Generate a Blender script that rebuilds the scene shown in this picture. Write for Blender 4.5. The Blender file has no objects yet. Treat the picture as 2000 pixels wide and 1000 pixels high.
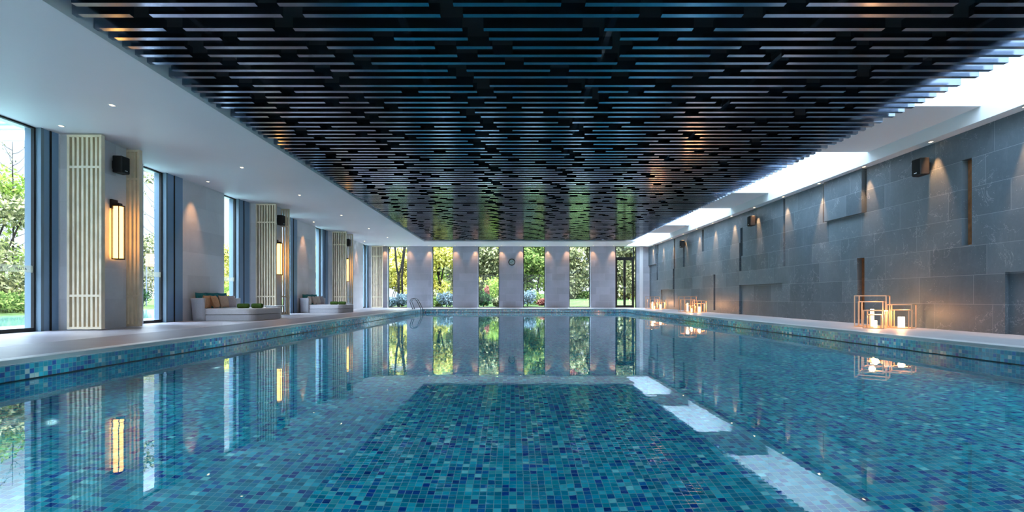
import bpy, math, random
import numpy as np
from mathutils import Vector, Matrix

sc = bpy.context.scene
COL = sc.collection
random.seed(7)
PI = math.pi

# ------------------------------------------------------------------ helpers
class MB:
    """collects shapes into one mesh"""
    def __init__(self):
        self.v = []; self.f = []; self.s = []
    def add(self, verts, faces, smooth=False):
        b = len(self.v)
        self.v += [tuple(p) for p in verts]
        self.f += [tuple(b + i for i in q) for q in faces]
        self.s += [smooth] * len(faces)
        return self
    def box(self, x0, x1, y0, y1, z0, z1):
        if x0 > x1: x0, x1 = x1, x0
        if y0 > y1: y0, y1 = y1, y0
        if z0 > z1: z0, z1 = z1, z0
        return self.add([(x0,y0,z0),(x1,y0,z0),(x1,y1,z0),(x0,y1,z0),(x0,y0,z1),(x1,y0,z1),(x1,y1,z1),(x0,y1,z1)],
            [(0,3,2,1),(4,5,6,7),(0,1,5,4),(1,2,6,5),(2,3,7,6),(3,0,4,7)])
    def quad(self, a, b, c, d):
        return self.add([a,b,c,d], [(0,1,2,3)])
    def prism(self, poly, z0, z1, bev=0.0):
        """poly counter-clockwise; bev rounds the top rim inward"""
        n = len(poly)
        rings = [[(x,y,z0) for x,y in poly]]
        if bev:
            rings.append([(x,y,z1-bev) for x,y in poly])
            for a in (35, 65, 90):
                k = bev*(1-math.cos(math.radians(a))); h = z1 - bev + bev*math.sin(math.radians(a))
                rings.append([(x,y,h) for x,y in inset(poly, k)])
        else:
            rings.append([(x,y,z1) for x,y in poly])
        v = [p for r in rings for p in r]; f = []
        for r in range(len(rings)-1):
            for i in range(n):
                j = (i+1) % n
                f.append((r*n+i, r*n+j, (r+1)*n+j, (r+1)*n+i))
        f.append(tuple(range(n-1,-1,-1))); f.append(tuple((len(rings)-1)*n+i for i in range(n)))
        return self.add(v, f)
    def tube(self, pts, r, n=8, cap=True, smooth=True):
        pts = [Vector(p) for p in pts]
        rad = r if isinstance(r, (list, tuple)) else [r]*len(pts)
        v = []; f = []; up = None
        for i, p in enumerate(pts):
            t = (pts[min(i+1,len(pts)-1)] - pts[max(i-1,0)]).normalized()
            if up is None:
                up = Vector((0,0,1)) if abs(t.z) < .9 else Vector((1,0,0))
            a = (up - t*up.dot(t))
            if a.length < 1e-4: a = t.orthogonal()
            a.normalize(); b = t.cross(a); up = a
            for k in range(n):
                th = 2*PI*k/n
                v.append(p + (a*math.cos(th) + b*math.sin(th))*rad[i])
        for i in range(len(pts)-1):
            for k in range(n):
                j = (k+1) % n
                f.append((i*n+k, i*n+j, (i+1)*n+j, (i+1)*n+k))
        if cap:
            f.append(tuple(range(n-1,-1,-1))); f.append(tuple((len(pts)-1)*n+k for k in range(n)))
        return self.add(v, f, smooth)
    def lathe(self, prof, n=24, smooth=True):
        v = []; f = []
        for r, z in prof:
            for k in range(n):
                v.append((r*math.cos(2*PI*k/n), r*math.sin(2*PI*k/n), z))
        for i in range(len(prof)-1):
            for k in range(n):
                j = (k+1) % n
                f.append((i*n+k, i*n+j, (i+1)*n+j, (i+1)*n+k))
        f.append(tuple(range(n-1,-1,-1))); f.append(tuple((len(prof)-1)*n+k for k in range(n)))
        return self.add(v, f, smooth)
    def xform(self, M):
        self.v = [tuple(M @ Vector(p)) for p in self.v]
        return self
    def build(self, name, mat, parent=None, loc=None, bevel=0.0):
        me = bpy.data.meshes.new(name)
        me.from_pydata(self.v, [], self.f)
        me.polygons.foreach_set('use_smooth', self.s)
        me.materials.append(mat); me.update()
        o = bpy.data.objects.new(name, me); COL.objects.link(o)
        if parent: o.parent = parent
        if loc: o.location = loc
        if bevel:
            m = o.modifiers.new('soft_edge', 'BEVEL'); m.width = bevel; m.segments = 2; m.limit_method = 'ANGLE'
        return o

def inset(poly, k):
    n = len(poly); out = []
    for i in range(n):
        p = Vector(poly[i]); a = Vector(poly[i-1]); b = Vector(poly[(i+1)%n])
        d1 = (p-a).normalized(); d2 = (b-p).normalized()
        n1 = Vector((-d1.y,d1.x)); n2 = Vector((-d2.y,d2.x)); m = (n1+n2)
        m = m.normalized() * (k/max(.3, m.normalized().dot(n1))) if m.length > 1e-6 else n1*k
        out.append((p.x+m.x, p.y+m.y))
    return out

def rrect(x0, x1, y0, y1, r, n=6):
    """rounded rectangle, r = radii of corners (x0y0, x1y0, x1y1, x0y1)"""
    rs = r if isinstance(r, (tuple,list)) else (r,)*4
    out = []
    for (cx, cy, a0, rr) in ((x0,y0,180,rs[0]),(x1,y0,270,rs[1]),(x1,y1,0,rs[2]),(x0,y1,90,rs[3])):
        sx = 1 if cx == x0 else -1; sy = 1 if cy == y0 else -1
        c = (cx+sx*rr, cy+sy*rr)
        for k in range(n+1):
            a = math.radians(a0 + 90*k/n)
            out.append((c[0]+rr*math.cos(a), c[1]+rr*math.sin(a)))
    return out

def tag(o, label, cat, group=None, kind=None):
    o['label'] = label; o['category'] = cat
    if group: o['group'] = group
    if kind: o['kind'] = kind
    return o

def thing(name, loc, label, cat, group=None, kind=None, rz=0.0):
    o = bpy.data.objects.new(name, None); COL.objects.link(o)
    o.location = loc; o.rotation_euler = (0,0,rz); o.empty_display_size = .1
    return tag(o, label, cat, group, kind)

KIDS = {}
def copy_tree(o, parent=None):
    c = o.copy(); COL.objects.link(c)
    if parent is not None: c.parent = parent
    for ch in list(o.children): copy_tree(ch, c)
    return c

def dup(root, loc, label, rz=None, scale=None):
    c = copy_tree(root); c.location = loc; c['label'] = label
    if rz is not None: c.rotation_euler = (0,0,rz)
    if scale is not None: c.scale = scale
    return c

# ------------------------------------------------------------------ materials
def srgb(r, g, b):
    f = lambda c: (c/255/12.92) if c/255 <= .04045 else ((c/255+.055)/1.055)**2.4
    return (f(r), f(g), f(b), 1)

class NT:
    def __init__(self, name):
        self.m = bpy.data.materials.new(name); self.m.use_nodes = True
        self.t = self.m.node_tree; self.t.nodes.clear()
        self.out = self.n('ShaderNodeOutputMaterial')
    def n(self, typ, **kw):
        nd = self.t.nodes.new(typ)
        for k, v in kw.items(): setattr(nd, k, v)
        return nd
    def l(self, a, b): self.t.links.new(a, b); return self
    def val(self, sock, v):
        if hasattr(v, 'is_output'): self.t.links.new(v, sock)
        else: sock.default_value = v
    def math(self, op, a, b=0.0, c=None):
        nd = self.n('ShaderNodeMath', operation=op)
        self.val(nd.inputs[0], a); self.val(nd.inputs[1], b)
        if c is not None: self.val(nd.inputs[2], c)
        return nd.outputs[0]
    def vmath(self, op, a, b=None):
        nd = self.n('ShaderNodeVectorMath', operation=op)
        self.val(nd.inputs[0], a)
        if b is not None: self.val(nd.inputs[1], b)
        return nd.outputs[0]
    def mix(self, fac, a, b, blend='MIX'):
        nd = self.n('ShaderNodeMix', data_type='RGBA', blend_type=blend)
        self.val(nd.inputs[0], fac); self.val(nd.inputs[6], a); self.val(nd.inputs[7], b)
        return nd.outputs[2]
    def ramp(self, fac, stops, interp='LINEAR'):
        nd = self.n('ShaderNodeValToRGB'); cr = nd.color_ramp; cr.interpolation = interp
        while len(cr.elements) < len(stops): cr.elements.new(.5)
        for e, (p, c) in zip(cr.elements, stops): e.position = p; e.color = c
        self.l(fac, nd.inputs[0]); return nd.outputs[0]
    def noise(self, vec, scale, detail=3, rough=.5, dist=0.0):
        nd = self.n('ShaderNodeTexNoise')
        if vec is not None: self.l(vec, nd.inputs['Vector'])
        nd.inputs['Scale'].default_value = scale; nd.inputs['Detail'].default_value = detail
        nd.inputs['Roughness'].default_value = rough; nd.inputs['Distortion'].default_value = dist
        return nd.outputs[0]
    def pos(self): return self.n('ShaderNodeNewGeometry').outputs['Position']
    def sep(self, v):
        nd = self.n('ShaderNodeSeparateXYZ'); self.l(v, nd.inputs[0]); return nd.outputs
    def comb(self, x, y, z):
        nd = self.n('ShaderNodeCombineXYZ')
        for i, v in enumerate((x,y,z)): self.val(nd.inputs[i], v)
        return nd.outputs[0]
    def bsdf(self, color, rough=.5, metal=0.0, spec=.5, bump=None, bstr=.2, bdist=.01):
        nd = self.n('ShaderNodeBsdfPrincipled')
        self.val(nd.inputs['Base Color'], color); self.val(nd.inputs['Roughness'], rough)
        self.val(nd.inputs['Metallic'], metal); nd.inputs['Specular IOR Level'].default_value = spec
        if bump is not None:
            b = self.n('ShaderNodeBump'); b.inputs['Strength'].default_value = bstr; b.inputs['Distance'].default_value = bdist
            self.l(bump, b.inputs['Height']); self.l(b.outputs[0], nd.inputs['Normal'])
        return nd
    def done(self, sh):
        self.l(sh.outputs[0] if hasattr(sh, 'outputs') else sh, self.out.inputs[0]); return self.m

def plain(name, col, rough=.5, metal=0.0, var=.06, scale=6, spec=.5):
    t = NT(name); n = t.noise(t.pos(), scale, 4)
    k = lambda s: tuple(min(1, c*s) for c in col[:3]) + (1,)
    c = t.ramp(n, [(.3, k(1-var)), (.7, k(1+var))])
    return t.done(t.bsdf(c, rough, metal, spec))

def emissive(name, col, strength):
    t = NT(name); e = t.n('ShaderNodeEmission'); e.inputs[0].default_value = col; e.inputs[1].default_value = strength
    return t.done(e)

def mosaic(name, wet=False):
    """50 mm glass mosaic with pale grout on any axis-aligned face"""
    t = NT(name); S = 0.0505
    g = t.n('ShaderNodeNewGeometry'); p = t.vmath('ADD', g.outputs['Position'], (100.013, 100.017, 100.0375))
    q = t.vmath('MULTIPLY', p, (1/S,)*3); cell = t.vmath('FLOOR', q); fr = t.vmath('FRACTION', q)
    nrm = t.vmath('ABSOLUTE', g.outputs['Normal'])
    wn = t.n('ShaderNodeTexWhiteNoise', noise_dimensions='3D')
    # freeze the cell index along the face normal
    keep = t.vmath('SUBTRACT', (1,1,1), t.vmath('FLOOR', t.vmath('ADD', nrm, (.5,.5,.5))))
    t.l(t.vmath('MULTIPLY', cell, keep), wn.inputs['Vector'])
    R = wn.outputs['Value']
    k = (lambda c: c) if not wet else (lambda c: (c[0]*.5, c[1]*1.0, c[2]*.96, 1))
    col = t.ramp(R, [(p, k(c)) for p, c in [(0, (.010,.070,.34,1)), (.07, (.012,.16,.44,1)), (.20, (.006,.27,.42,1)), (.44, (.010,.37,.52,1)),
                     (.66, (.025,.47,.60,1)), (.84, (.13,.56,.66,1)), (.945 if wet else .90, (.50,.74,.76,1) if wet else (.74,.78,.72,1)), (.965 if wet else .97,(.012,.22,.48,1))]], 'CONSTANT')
    fx = t.sep(fr); kx = t.sep(keep); gm = None
    for i in range(3):
        d = t.math('ABSOLUTE', t.math('SUBTRACT', fx[i], .5))
        m = t.math('MULTIPLY', t.math('GREATER_THAN', d, .455), kx[i])
        gm = m if gm is None else t.math('MAXIMUM', gm, m)
    jit = t.n('ShaderNodeHueSaturation'); t.l(col, jit.inputs['Color'])
    wc = t.sep(wn.outputs['Color'])
    t.l(t.math('MULTIPLY_ADD', wc[1], .5, .78), jit.inputs['Value'])
    c = t.mix(gm, jit.outputs[0], (.22,.50,.56,1))
    ro = t.math('MULTIPLY_ADD', gm, .5, .12)
    bs = t.bsdf(c, ro, 0, 1.0); bs.inputs['Specular IOR Level'].default_value = .1 if wet else 1.0; bs.inputs['Coat Weight'].default_value = 0.0 if wet else 1.0; bs.inputs['Coat IOR'].default_value = 1.9; bs.inputs['Coat Roughness'].default_value = .10
    return t.done(bs)

def stone(name, axis, dark, light, row, wid, seam, seamw=.004, vein=0.0, rough=.55, veincol=(.5,.52,.55,1)):
    """coursed stone cladding; axis = the horizontal world axis of the face"""
    t = NT(name); P = t.pos(); s = t.sep(P); u = s[axis]; z = s[2]
    rv = t.math('DIVIDE', t.math('ADD', z, .03), row); ri = t.math('FLOOR', rv)
    wn1 = t.n('ShaderNodeTexWhiteNoise', noise_dimensions='1D'); t.l(ri, wn1.inputs['W'])
    uu = t.math('ADD', t.math('DIVIDE', u, wid), t.math('MULTIPLY', wn1.outputs['Value'], 3.0)); ui = t.math('FLOOR', uu)
    wn2 = t.n('ShaderNodeTexWhiteNoise', noise_dimensions='3D'); t.l(t.comb(ri, ui, 0.5), wn2.inputs['Vector'])
    big = t.noise(P, 1.6, 5, .6, .4); fine = t.noise(P, 22, 4, .6)
    f = t.math('ADD', t.math('MULTIPLY', wn2.outputs['Value'], .34), t.math('ADD', t.math('MULTIPLY', big, .5), t.math('MULTIPLY', fine, .2)))
    c = t.ramp(f, [(.25, dark), (.8, light)])
    du = t.math('MULTIPLY', t.math('ABSOLUTE', t.math('SUBTRACT', t.math('FRACT', uu), .5)), wid)
    dz = t.math('MULTIPLY', t.math('ABSOLUTE', t.math('SUBTRACT', t.math('FRACT', rv), .5)), row)
    sm = t.math('MAXIMUM', t.math('GREATER_THAN', du, wid/2-seamw), t.math('GREATER_THAN', dz, row/2-seamw))
    if vein:
        n1 = t.noise(P, 1.7, 6, .62, 1.2); v1 = t.math('LESS_THAN', t.math('ABSOLUTE', t.math('SUBTRACT', n1, .5)), .0035)
        msk = t.math('GREATER_THAN', t.noise(t.vmath('ADD', P, (9,3,5)), 1.1, 2), .50)
        vo = t.n('ShaderNodeTexVoronoi'); t.l(P, vo.inputs['Vector']); vo.inputs['Scale'].default_value = 26
        sp = t.math('MULTIPLY', t.math('LESS_THAN', vo.outputs['Distance'], .13), t.math('GREATER_THAN', t.noise(P, 5, 3), .56))
        n3 = t.noise(t.vmath('MULTIPLY', P, (1,1,.25)), 9, 5, .7, .6); v3 = t.math('MULTIPLY', t.math('SUBTRACT', n3, .55), 2.2)
        v3 = t.math('MAXIMUM', v3, 0)
        vm = t.math('MINIMUM', t.math('ADD', t.math('MAXIMUM', t.math('MULTIPLY', v1, msk), sp), t.math('MULTIPLY', v3, .35)), 1)
        c = t.mix(t.math('MULTIPLY', vm, vein), c, veincol)
    c = t.mix(t.math('MULTIPLY', sm, .55), c, seam)
    return t.done(t.bsdf(c, rough, 0, .4, fine, .12, .01))

def foliage_mat(name, stops, trans=.35):
    t = NT(name); g = t.n('ShaderNodeNewGeometry')
    stops = [(p, tuple(v*.50 for v in c[:3])+(1,)) for p, c in stops]
    c = t.ramp(g.outputs['Random Per Island'], stops)
    d = t.n('ShaderNodeBsdfDiffuse'); tr = t.n('ShaderNodeBsdfTranslucent'); t.l(c, d.inputs[0]); t.l(c, tr.inputs[0])
    mx = t.n('ShaderNodeMixShader'); mx.inputs[0].default_value = trans
    t.l(d.outputs[0], mx.inputs[1]); t.l(tr.outputs[0], mx.inputs[2])
    return t.done(mx)

def glass_mat(name, tint=(.96,.98,1,1)):
    t = NT(name); a = t.n('ShaderNodeBsdfTransparent'); a.inputs[0].default_value = tint
    b = t.n('ShaderNodeBsdfGlossy'); b.inputs['Roughness'].default_value = 0.0
    lw = t.n('ShaderNodeLayerWeight'); lw.inputs[0].default_value = .5
    fr = t.math('MULTIPLY_ADD', t.math('POWER', lw.outputs['Facing'], 5.0), .6, .025)
    mx = t.n('ShaderNodeMixShader'); t.l(fr, mx.inputs[0]); t.l(a.outputs[0], mx.inputs[1]); t.l(b.outputs[0], mx.inputs[2])
    return t.done(mx)

def plank_mat(name, c0, c1, w, rough, line=(.05,.05,.06,1), lw=.006, axis=1):
    """boards running across the deck (long side along the other axis)"""
    t = NT(name); P = t.pos(); s = t.sep(P)
    q = t.math('DIVIDE', t.math('ADD', s[axis], 50), w); i = t.math('FLOOR', q)
    wn = t.n('ShaderNodeTexWhiteNoise', noise_dimensions='1D'); t.l(i, wn.inputs['W'])
    gr = t.noise(t.vmath('MULTIPLY', P, (1.5,30,1) if axis == 1 else (30,1.5,1)), 1.0, 5, .6)
    f = t.math('ADD', t.math('MULTIPLY', wn.outputs['Value'], .5), t.math('MULTIPLY', gr, .5))
    c = t.ramp(f, [(.2, c0), (.8, c1)])
    d = t.math('MULTIPLY', t.math('ABSOLUTE', t.math('SUBTRACT', t.math('FRACT', q), .5)), w)
    c = t.mix(t.math('MULTIPLY', t.math('GREATER_THAN', d, w/2-lw/2), .7), c, line)
    return t.done(t.bsdf(c, rough, 0, .5, gr, .15, .004))

def ground_mat(name, c0, c1, c2, sc1=1.2):
    t = NT(name); P = t.pos()
    f = t.math('ADD', t.math('MULTIPLY', t.noise(P, sc1, 4), .6), t.math('MULTIPLY', t.noise(P, 30, 4, .7), .4))
    return t.done(t.bsdf(t.ramp(f, [(.3, c0), (.5, c1), (.7, c2)]), .9, 0, 0))

def water_mat(name, ior, bump_scale, bstr, bdist):
    t = NT(name)
    P = t.pos(); n = t.noise(t.vmath('MULTIPLY', P, (1.0, 1.6, 1)), bump_scale, 2, .5, .3)
    n2 = t.noise(t.vmath('MULTIPLY', P, (1.0, 1.3, 1)), .5, 1)
    h = t.math('MULTIPLY', n, t.math('MAXIMUM', t.math('MULTIPLY_ADD', n2, 3.2, -1.45), .10))
    b = t.n('ShaderNodeBump'); b.inputs['Strength'].default_value = bstr; b.inputs['Distance'].default_value = bdist
    t.l(h, b.inputs['Height'])
    g = t.n('ShaderNodeBsdfGlass'); g.inputs['IOR'].default_value = ior; g.inputs['Roughness'].default_value = 0.0
    g.inputs['Color'].default_value = (.90,.98,1,1)
    t.l(b.outputs[0], g.inputs['Normal'])
    return t.done(g)

M = {}
M['white'] = plain('white_paint', (.74,.74,.75,1), .6, 0, .02, .7)
M['soffit'] = plain('soffit_plaster', (.77,.735,.75,1), .55, 0, .02, .5)
M['stone_y'] = stone('pier_stone', 1, (.58,.57,.59,1), (.76,.75,.77,1), .62, 1.0, (.62,.62,.64,1), .003)
M['stone_x'] = stone('end_wall_stone', 0, (.35,.365,.41,1), (.48,.50,.56,1), .42, .8, (.60,.60,.62,1), .004)
M['slate'] = stone('slate_cladding', 1, (.078,.105,.128,1), (.165,.205,.235,1), .5275, 1.22, (.36,.40,.42,1), .004, .50, .45)
M['copper'] = plain('copper_sheet', (.62,.27,.12,1), .38, .7, .25, 9)
M['black'] = plain('matt_black', (.012,.012,.014,1), .5, 0, .1)
M['void'] = plain('black_void', (.006,.006,.007,1), .9, 0, .05)
M['slat'] = plain('dark_anodised_slat', (.34,.385,.46,1), .15, 1.0, .1, 2, .5)
M['wood'] = plain('pale_oak_lacquer', (.76,.62,.44,1), .42, 0, .10, 4)
M['gap_shade'] = plain('brown_gap_shade', (.085,.048,.034,1), .6, 0, .1)
M['blue'] = plain('blue_grey_metal', (.19,.31,.46,1), .32, .2, .05, 1)
M['bluelight'] = plain('light_blue_metal', (.14,.20,.25,1), .4, .1, .05, 1)
M['frame'] = plain('dark_bronze_frame', (.014,.013,.013,1), .5, .0, .1, 6, .25)
M['glass'] = glass_mat('window_glass')
M['mosaic'] = mosaic('pool_mosaic'); M['mosaic_wet'] = mosaic('submerged_mosaic', True)
M['coping'] = plain('coping_stone', (.66,.65,.64,1), .4, 0, .05, 5)
M['deck'] = plank_mat('deck_boards', (.33,.30,.33,1), (.45,.42,.44,1), .145, .30)
M['gutter'] = plank_mat('gutter_grating', (.135,.118,.135,1), (.20,.175,.19,1), .055, .42, (.03,.03,.04,1), .010)
M['ledge'] = plain('ledge_stone', (.44,.42,.43,1), .45, 0, .06, 3)
M['steel'] = plain('polished_steel', (.20,.21,.23,1), .22, .9, .05)
M['rose'] = plain('rose_gold_tube', (.75,.52,.34,1), .32, .65, .05)
M['fabric'] = plain('grey_weave', (.46,.46,.49,1), .9, 0, .08, 60, .2)
M['seatcloth'] = plain('pale_mattress_cloth', (.56,.55,.57,1), .9, 0, .06, 40, .2)
M['teal'] = plain('teal_velvet', (.02,.19,.23,1), .8, 0, .2, 12, .2)
M['orange'] = plain('apricot_linen', (.60,.33,.18,1), .9, 0, .10, 30, .2)
M['tan'] = plain('tan_linen', (.52,.37,.27,1), .9, 0, .10, 30, .2)
M['mauve'] = plain('mauve_grey_linen', (.38,.33,.35,1), .9, 0, .10, 30, .2)
M['cream'] = plain('cream_linen', (.58,.52,.46,1), .9, 0, .08, 30, .2)
M['moss'] = plain('moss_green_towel', (.075,.14,.030,1), .95, 0, .35, 60, .1)
M['candle'] = emissive('candle_glow', (1,.60,.25,1), 2.6)
M['sconce'] = emissive('sconce_glow', (1,.47,.11,1), 2.3)
M['lens'] = emissive('downlight_lens', (1,.74,.42,1), 4.0)
M['bark'] = plain('tree_bark', (.012,.010,.008,1), .9, 0, .3, 8, 0)
M['bark2'] = plain('grey_bark', (.010,.009,.008,1), .9, 0, .3, 8, 0)
M['lawn'] = ground_mat('mown_lawn', (.026,.042,.014,1), (.044,.064,.022,1), (.075,.095,.034,1))
M['terrace'] = plain('terrace_paving', (.065,.07,.08,1), .6, 0, .08, 2, .2)
M['leaf_yellow'] = foliage_mat('yellow_leaves', [(0,(.10,.11,.02,1)),(.3,(.50,.46,.07,1)),(.7,(1.05,.90,.17,1)),(1,(1.4,1.25,.50,1))], .45)
M['leaf_green'] = foliage_mat('green_leaves', [(0,(.025,.055,.012,1)),(.5,(.15,.23,.05,1)),(1,(.44,.50,.14,1))])
M['leaf_olive'] = foliage_mat('olive_leaves', [(0,(.03,.045,.02,1)),(.45,(.17,.18,.07,1)),(.8,(.50,.46,.20,1)),(1,(.85,.80,.45,1))])
M['leaf_lime'] = foliage_mat('lime_leaves', [(0,(.12,.20,.03,1)),(.5,(.30,.44,.06,1)),(1,(.55,.62,.14,1))])
M['leaf_red'] = foliage_mat('red_leaves', [(0,(.16,.03,.03,1)),(.5,(.45,.12,.10,1)),(1,(.70,.34,.22,1))])
M['leaf_blue'] = foliage_mat('lavender_leaves', [(0,(.03,.055,.06,1)),(.5,(.13,.19,.20,1)),(1,(.30,.36,.42,1))], .2)
M['leaf_dark'] = foliage_mat('dark_leaves', [(0,(.008,.03,.012,1)),(.5,(.03,.08,.03,1)),(1,(.10,.18,.06,1))], .2)
M['water'] = water_mat('pool_water', 1.33, 5.0, .22, .007)
M['pond'] = plain('pond_water', (.07,.15,.12,1), .06, 0, .15, .3)

# ------------------------------------------------------------------ dimensions (metres, camera above the origin)
E = .62                                   # eye height above the deck
CEIL = 3.72; RSOF = 3.66                  # left soffit, right soffit
XL, XR = -4.88, 6.18                      # pool long sides
YN, YF = 1.0, 27.9                        # pool short sides
ZW = -.208                                # water level
WL, WR, WF, WB = -8.6, 8.3, 31.0, -5.0    # wall planes
def RY(px): return 8.3/(px-1001)*1000
def RZ(px, py): return E + (581-py)*RY(px)/1000

# ------------------------------------------------------------------ pool
b = MB()
zt, zf = -.04, -1.55
b.quad((XL,YN,zf),(XR,YN,zf),(XR,YF,zf),(XL,YF,zf))
def ring(b, z0, z1):
    b.quad((XL,YN,z0),(XL,YF,z0),(XL,YF,z1),(XL,YN,z1))
    b.quad((XR,YF,z0),(XR,YN,z0),(XR,YN,z1),(XR,YF,z1))
    b.quad((XL,YF,z0),(XR,YF,z0),(XR,YF,z1),(XL,YF,z1))
    b.quad((XR,YN,z0),(XL,YN,z0),(XL,YN,z1),(XR,YN,z1))
ring(b, zf, ZW)
pool = b.build('pool_basin', M['mosaic_wet'])
b = MB(); ring(b, ZW, zt); o = b.build('waterline_tile_band', M['mosaic'], pool); o['label'] = 'glossy blue and white mosaic band above the water'
tag(pool, 'rectangular swimming pool basin lined with blue glass mosaic tiles', 'pool', None, 'structure')
b = MB(); e = .012
for (x0,x1,y0,y1) in ((XL,XL+e,YN,YF),(XR-e,XR,YN,YF),(XL+e,XR-e,YF-e,YF),(XL+e,XR-e,YN,YN+e)):
    b.box(x0,x1,y0,y1,-.214,-.196)
o = b.build('trim_1', plain('waterline_shading', (.010,.035,.045,1), .3, 0, .1))  # dark strip painted for the shading of wet tile at the waterline
tag(o, 'thin dark strip painted for the waterline shading round the pool wall', 'trim', None, 'structure')
b = MB()
nx, ny = 2, 2
b.quad((XL,YN,ZW),(XR,YN,ZW),(XR,YF,ZW),(XL,YF,ZW))
o = b.build('pool_water', M['water'])
tag(o, 'still clear blue pool water mirroring the slatted ceiling and windows', 'water', None, 'structure')

# unseen fill lamps added under water to brighten the pool floor
for k in range(9):
    for x, sg in ((XL+.02, 1), (XR-.02, -1)):
        l = bpy.data.lights.new('pool_fill_light','SPOT'); l.energy = 28; l.color = (.52,.95,1); l.spot_size = math.radians(165); l.spot_blend = 1.0; l.shadow_soft_size = 0
        o = bpy.data.objects.new('pool_fill_light', l); COL.objects.link(o); o.location = (x, YN+1.4+k*3.0, -.45); o.rotation_euler = Vector((sg,0,.12)).to_track_quat('-Z','Y').to_euler()

# deck (floor), gutter, coping, ledge
b = MB()
b.box(WL-.35, XL-1.55, WB, WF+.3, -.25, 0)
b.box(XL-1.55, XL-.2, YF+.2, WF+.3, -.25, 0)
b.box(XL-1.55, XL-.2, WB, YN-.2, -.25, 0)
b.box(XL-.2, XR+.22, YF+.2, WF+.3, -.25, 0)
b.box(XL-.2, XR+.22, WB, YN-.2, -.25, 0)
o = b.build('floor', M['deck']); tag(o, 'pale grey timber board deck along the window side', 'floor', None, 'structure')
b = MB(); b.box(XL-1.55, XL-.2, YN-.2, YF+.2, -.25, 0)
o = b.build('trim_2', M['gutter']); tag(o, 'darker ribbed drain grating strip beside the pool edge', 'drain', None, 'structure')
b = MB(); b.box(XR+.22, WR+.4, WB, WF+.3, -.25, 0)
o = b.build('trim_3', M['ledge']); tag(o, 'smooth grey stone ledge along the slate wall', 'ledge', None, 'structure')
b = MB()
b.box(XL-.2+.008, XL, YN-.2, YF+.2, -.04, .012); b.box(XR, XR+.22, YN-.2, YF+.2, -.04, .012)
b.box(XL, XR, YF, YF+.2, -.04, .012); b.box(XL, XR, YN-.2, YN, -.04, .012)
o = b.build('trim_4', M['coping'], None, None, .006); tag(o, 'light stone coping framing the pool', 'coping', None, 'structure')

# ------------------------------------------------------------------ ceilings and roof
b = MB()
b.box(WL-.4, -4.905, WB, WF+.3, CEIL, CEIL+.34)
b.box(-4.905, 6.8, 28.3, WF+.3, CEIL, CEIL+.34)
b.box(-4.905, 6.5, WB, WB+.3, CEIL, CEIL+.34)
o = b.build('ceiling', M['soffit']); tag(o, 'plain pale plaster soffit over the window side deck', 'ceiling', None, 'structure')
XFS = 8.05
b = MB()
b.box(XFS, WR+.4, WB, WF+.3, RSOF, 5.0)
b.box(6.8, XFS, 30.5, WF+.3, RSOF+.02, 5.0)
b.box(6.35, 6.5, WB, 28.3, 3.96, 5.0)
for y0, y1 in ((1.6,4.4),(8.8,11.6),(16.1,18.9),(23.35,26.15)):
    b.box(6.5, XFS, y0, y1, 3.91, 5.0)
b.box(6.35, 6.8, 28.3, 30.5, CEIL+.34, 5.0)
b.box(6.35, XFS, WB, WB+.3, 3.70, 5.0)
o = b.build('trim_5', M['white']); tag(o, 'white skylight slot with open roof lights above the slate wall', 'skylight', None, 'structure')

sg = NT('skylight_dimming_tint'); ta = sg.n('ShaderNodeBsdfTransparent'); ta.inputs[0].default_value = (.27,.30,.315,1); M['sky_dimmer'] = sg.done(ta)  # tinted panes added out of sight to dim the skylight daylight
for i, (y0, y1) in enumerate(((WB+.3,1.6),(4.4,8.8),(11.6,16.1),(18.9,23.35),(26.15,30.5))):
    p = MB(); p.quad((6.5,y0,4.97),(XFS,y0,4.97),(XFS,y1,4.97),(6.5,y1,4.97)); o = p.build('window_%d' % (60+i), M['sky_dimmer'])
    tag(o, 'unseen tinted pane added to dim the roof light, %s from the camera end of the skylight slot' % ['first','second','third','fourth','fifth'][i], 'roof light', None, 'structure')
# slatted ceiling ------------------------------------------------
ROWS = [  # gaps in X for each of the seven rows of a module
 [(-4.09,-3.86),(-2.81,-2.57),(-.59,-.34),(.82,1.08),(2.12,2.375),(4.36,4.60)],
 [(-3.553,-3.338),(-1.70,-1.442),(-.545,-.287),(1.052,1.311),(1.773,2.015),(3.919,4.145),(5.087,5.315)],
 [(-4.12,-3.878),(-2.585,-2.334),(-.98,-.706),(-.254,0.0),(1.254,1.516),(2.877,3.129),(4.317,4.52)],
 [(-4.19,-3.958),(-3.033,-2.799),(-2.322,-2.072),(-.722,-.453),(1.159,1.398),(2.572,2.806),(3.284,3.525),(4.896,5.127)],
 [(-3.924,-3.694),(-2.136,-1.898),(-.102,.152),(1.409,1.658),(3.464,3.701),(5.497,5.675)],
 [(-4.90,-4.72),(-2.759,-2.523),(-.901,-.638),(.522,.784),(2.935,3.175),(4.774,5.005)],
 [(-4.26,-4.045),(-2.58,-2.335),(-.808,-.552),(1.413,1.666),(2.573,2.815),(4.905,5.133)]]
SZ = E + 3.15
slat_thing = thing('slat_ceiling', (0, 12, SZ), 'dark slatted suspended ceiling of broken black bars over the pool', 'slatted ceiling', None, 'thing')
segs = []
for k in range(-6, 14):
    for r in range(7):
        yc = 6.023 + 1.604*k + .218*r
        if yc < WB+.5 or yc > 28.2: continue
        xs = -4.90
        for g0, g1 in ROWS[r] + [(6.65, None)]:
            if g0 - xs > .05: segs.append((yc, xs, g0))
            xs = g1
def vis_area(s):
    yc, x0, x1 = s
    d = max(yc, .1)
    px0, px1 = max(0, 1001+x0/d*1000), min(2000, 1001+x1/d*1000)
    py = 581 - 3150/d
    return (px1-px0)/d if (px1 > px0 and py > 0) else 0
segs.sort(key=vis_area, reverse=True)
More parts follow.
